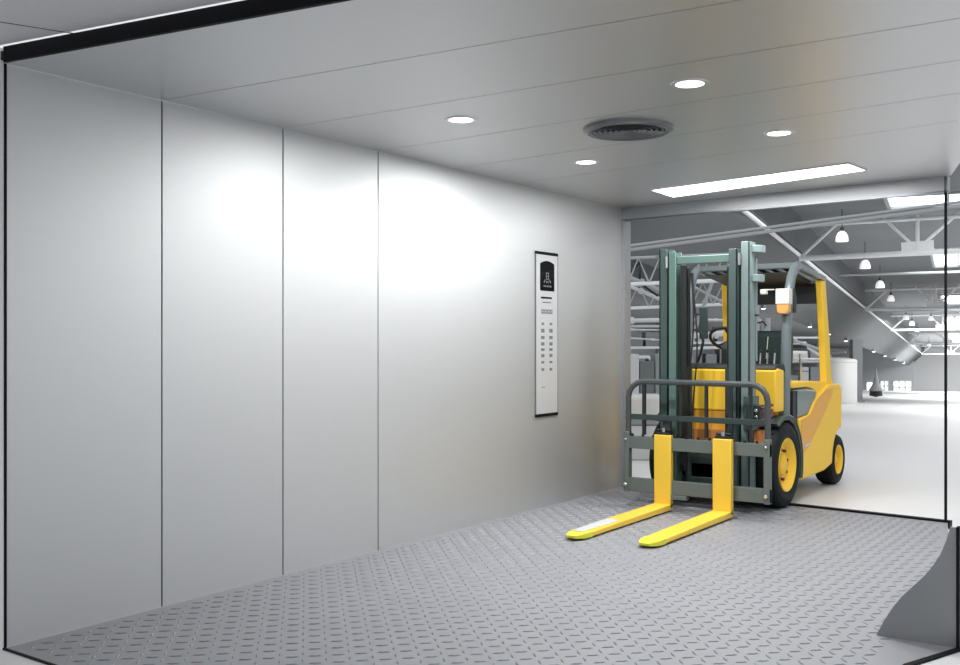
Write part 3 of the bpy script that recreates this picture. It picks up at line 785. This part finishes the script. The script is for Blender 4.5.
# ---- clutter on the left behind the forklift
def frame(name, pxs, Z, y_top, lab, cat, runs, group=None):
    o = gp(pxs[0], Z); r = empty(name, tuple(o), lab, cat, group)
    for px in pxs:
        p = gp(px, Z); b = MB(); top = at(px, y_top, Z)
        b.bar(p-o, Vector((p.x, p.y, top.z))-o, .07, .07, 'truss_grey'); b.bar(p-o, p-o+UP*.02, .16, .16, 'truss_grey', up=(0,1,0)); b.build('post', r)
    for nm, pts, rad, m in runs:
        b = MB(); b.tube([p-o for p in pts], rad, m, n=8)
        for p, q_ in zip(pts[:-1], pts[1:]):
            c = p.lerp(q_, .5)-o; d = (q_-p).normalized()
            if (q_-p).length > .5: b.tube([c-d*.03, c+d*.03], rad*1.6, m, n=8)
        b.build(nm, r)
    return r
frame('pipe_frame', (612, 672), 16, 250, 'frame of white and grey pipes left of the forklift mast', 'pipe frame', [
    ('pipe', [at(606,321,16), at(658,320,16), at(664,324,16), at(665,352,16)], .035, 'pipe'),
    ('pipe', [at(606,358,15.9), at(648,357,15.9), at(656,363,15.9), at(674,364,15.9)], .026, 'pipe'),
    ('pipe', [at(606,329,16.1), at(660,330,16.1)], .014, 'pipe'),
    ('pipe', [at(606,344,16.1), at(632,338,16.1), at(674,341,16.1)], .012, 'pipe'),
    ('brace', [at(606,268,16), at(676,298,16)], .045, 'truss_grey'),
    ('brace', [at(606,276,15.9), at(676,306,15.9)], .030, 'pipe'),
    ('brace', [at(640,283,15.8), at(658,296,15.8)], .018, 'dark'),
    ('brace', [at(606,300,16.1), at(640,262,16.1), at(640,290,16.1)], .02, 'dark')], 'pipe frames behind the forklift')
frame('pipe_frame', (684, 748), 17, 262, 'frame of white pipes seen through the forklift mast above the yellow cowl', 'pipe frame', [
    ('pipe', [at(680,337,16.9), at(752,331,16.9)], .048, 'pipe'),
    ('pipe', [at(680,350,16.9), at(700,348,16.9), at(752,347,16.9)], .025, 'pipe'),
    ('pipe', [at(680,318,17.1), at(752,322,17.1)], .016, 'pipe'),
    ('brace', [at(694,332,16.8), at(716,272,16.8)], .03, 'truss_grey'),
    ('brace', [at(690,285,17), at(752,318,17)], .025, 'truss_grey')], 'pipe frames behind the forklift')
frame('pipe_frame', (768, 822), 19, 318, 'frame of white pipes seen through the cab between the right pillars', 'pipe frame', [
    ('pipe', [at(764,352,18.9), at(806,354,18.9)], .05, 'pipe'),
    ('pipe', [at(764,344,19), at(806,343,19), at(808,348,19), at(824,358,19)], .025, 'pipe'),
    ('pipe', [at(764,359,19), at(826,359,19)], .02, 'pipe'),
    ('brace', [at(764,330,19), at(826,352,19)], .03, 'truss_grey')], 'pipe frames behind the forklift')
# light trusses crossing behind the forklift, near the hall entrance
for Z, y0, y1, hgt, lab in ((15, 255.7, 202.7, .06, 'grey beam just under the lintel, running behind the mast top'), (14.6, 286, 279, .38, 'grey light truss crossing behind the mast, upper of two'), (17.6, 310, 303, .40, 'grey light truss crossing behind the mast, lower of two')):
    A_, B2 = at(585,y0,Z), at(985 if hgt < .2 else 756,y1,Z); o = A_
    r = empty('light_truss', tuple(o), lab, 'roof truss', 'grey trusses near the hall entrance')
    b = MB(); b.tube([A_-o, B2-o], .028, 'truss_grey' if hgt < .2 else 'truss', n=6); b.build('bottom_chord', r)
    b = MB(); b.tube([A_-o+UP*hgt, B2-o+UP*hgt], .022, 'truss_grey', n=6); b.build('top_chord', r)
    n = 8
    for j in range(n if hgt > .2 else 0):
        p = (B2-A_)*(j/n); q_ = (B2-A_)*((j+.5)/n)+UP*hgt; e = (B2-A_)*((j+1)/n)
        b = MB(); b.tube([p, q_, e], .018, 'truss_grey', n=6, cap=False); b.build('web', r)
    b = MB(); b.tube([(0,0,0), (0,0,gp(585,Z).z-o.z)], .05, 'truss_grey'); b.build('post', r)
    b = MB(); q_ = B2-o; b.tube([q_, (q_.x,q_.y,gp(756 if hgt > .2 else 985,Z).z-o.z)], .05, 'truss_grey'); b.build('post', r)
# storage racks with crates
def rack(px, Z, w, h, lab, n, seed):
    rnd = random.Random(seed)
    o = gp(px, Z); r = empty('storage_rack', tuple(o), lab, 'rack', 'grey storage racks behind the forklift', rz=cam.rotation_euler[2])
    for x in (-w/2, w/2-.06):
        for y in (0, .8):
            b = MB(); b.box((x, y, 0), (x+.06, y+.06, h), 'gmid'); b.build('upright', r)
    for k in range(n):
        z = .12+k*(h-.2)/(n-1)
        b = MB(); b.box((-w/2, 0, z), (w/2, .86, z+.05), 'pipe' if k % 2 else 'glight'); b.build('shelf', r)
        if k == n-1: continue
        gap_ = (h-.2)/(n-1)-.12; x = -w/2+.1
        while x < w/2-.3:
            ww = rnd.uniform(.16,.42); hh = rnd.uniform(.4,.92)*gap_; m = rnd.choice(['glight','gmid','gmid','pale','colg'])
            if x+ww > w/2-.08: break
            p = Matrix.Rotation(r.rotation_euler[2], 4, 'Z') @ Vector((x, .05, z+.051))
            b = MB(); b.box((0,0,0), (ww, .5, hh), m); b.box((-.003,-.004,hh*.72), (ww+.003,.504,hh*.80), 'gmid'); c = b.build('storage_box')
            c.location = o+p; c.rotation_euler = r.rotation_euler
            rack.n += 1
            tag(c, '%s box on the %s, %s shelf' % ({'glight':'light grey','gmid':'mid grey','pale':'pale','colg':'dark grey'}[m], lab.split(' with')[0], ['lowest','second lowest','middle','fourth','top'][k]), 'box', 'grey boxes on the storage racks')
            x += ww+rnd.uniform(.03,.12)
    return r
rack.n = 0
rack(636, 21, 2.4, 2.0, 'grey storage rack left of the forklift mast with boxes', 5, 3)
rack(713, 22.5, 2.3, 2.25, 'grey storage rack seen through the mast with boxes', 5, 8)
rack(800, 25, 1.5, 2.0, 'grey storage rack seen behind the cab with boxes', 4, 5)
# lockers, crate, roll
r = empty('locker', tuple(gp(640,13.6)), 'grey row of tall lockers left of the mast behind the load guard', 'locker', rz=cam.rotation_euler[2])
for k in range(4):
    b = MB(); b.box((-.42+.21*k, 0, 0), (-.22+.21*k, .4, 1.08+(.10 if k % 2 else 0)), ['gmid','glight','carriage','gmid'][k]); d = b.build('locker_door', r, bevel=.012)
b = MB(); b.box((-.44,-.01,0), (.44,.42,.10), 'dark'); b.build('plinth', r)
r = empty('grey_cabinet', tuple(gp(644,11.4)), 'pale low cabinet with rounded top behind the load guard, left of the mast', 'cabinet', rz=cam.rotation_euler[2])
b = MB(); b.box((-.55,0,0), (.26,.45,.40), 'glight'); b.build('lower_drawer', r, bevel=.02)
b = MB(); b.box((-.55,-.01,.405), (.26,.46,.47), 'gmid'); b.build('shelf_edge', r, bevel=.01)
b = MB(); b.box((-.55,0,.475), (.26,.45,.74), 'pale'); b.build('upper_drawer', r, bevel=.05, seg=3)

# ==================================================================  LIGHT
wld = bpy.data.worlds.new('world'); SC.world = wld; wld.use_nodes = True
wb = wld.node_tree.nodes['Background']; wb.inputs[0].default_value = (.93, .96, 1, 1); wb.inputs[1].default_value = .88
def area(name, loc, size, power, target=None, sy=None, col=(1,1,1), shape=None, spread=pi):
    l = bpy.data.lights.new(name, 'AREA'); l.energy = power; l.size = size; l.color = col; l.spread = spread
    if sy: l.shape = 'RECTANGLE'; l.size_y = sy
    if shape: l.shape = shape
    o = bpy.data.objects.new(name, l); COL.objects.link(o); o.location = loc
    if target is not None:
        o.rotation_euler = (Vector(target)-Vector(loc)).to_track_quat('-Z', 'Y').to_euler()
    return o
for k, (x, y, _) in enumerate(LIGHT_POS):
    area('downlight_bulb', (x, y, H-.012), .16, (17, 40, 22, 30)[k], (x, y, 0), shape='DISK')
area('strip_light_tube', (1.57, 5.12, H-.012), 1.6, 34, (1.57, 5.12, 0), sy=.38)
p = W(34, 4, 4.4); area('hall_light', p, 14, 1600, p-UP, sy=14)
p = W(70, 6, 4.4); area('hall_light', p, 20, 5000, p-UP, sy=30)
p = W(108, 8, 4.4); area('hall_light', p, 24, 11000, p-UP, sy=24)
p = W(70, -14, 3.9); area('hall_light', p, 12, 2200, p-UP, sy=60)
p = W(20, -3, 3.8); area('hall_light', p, 7, 260, p-UP, sy=7)
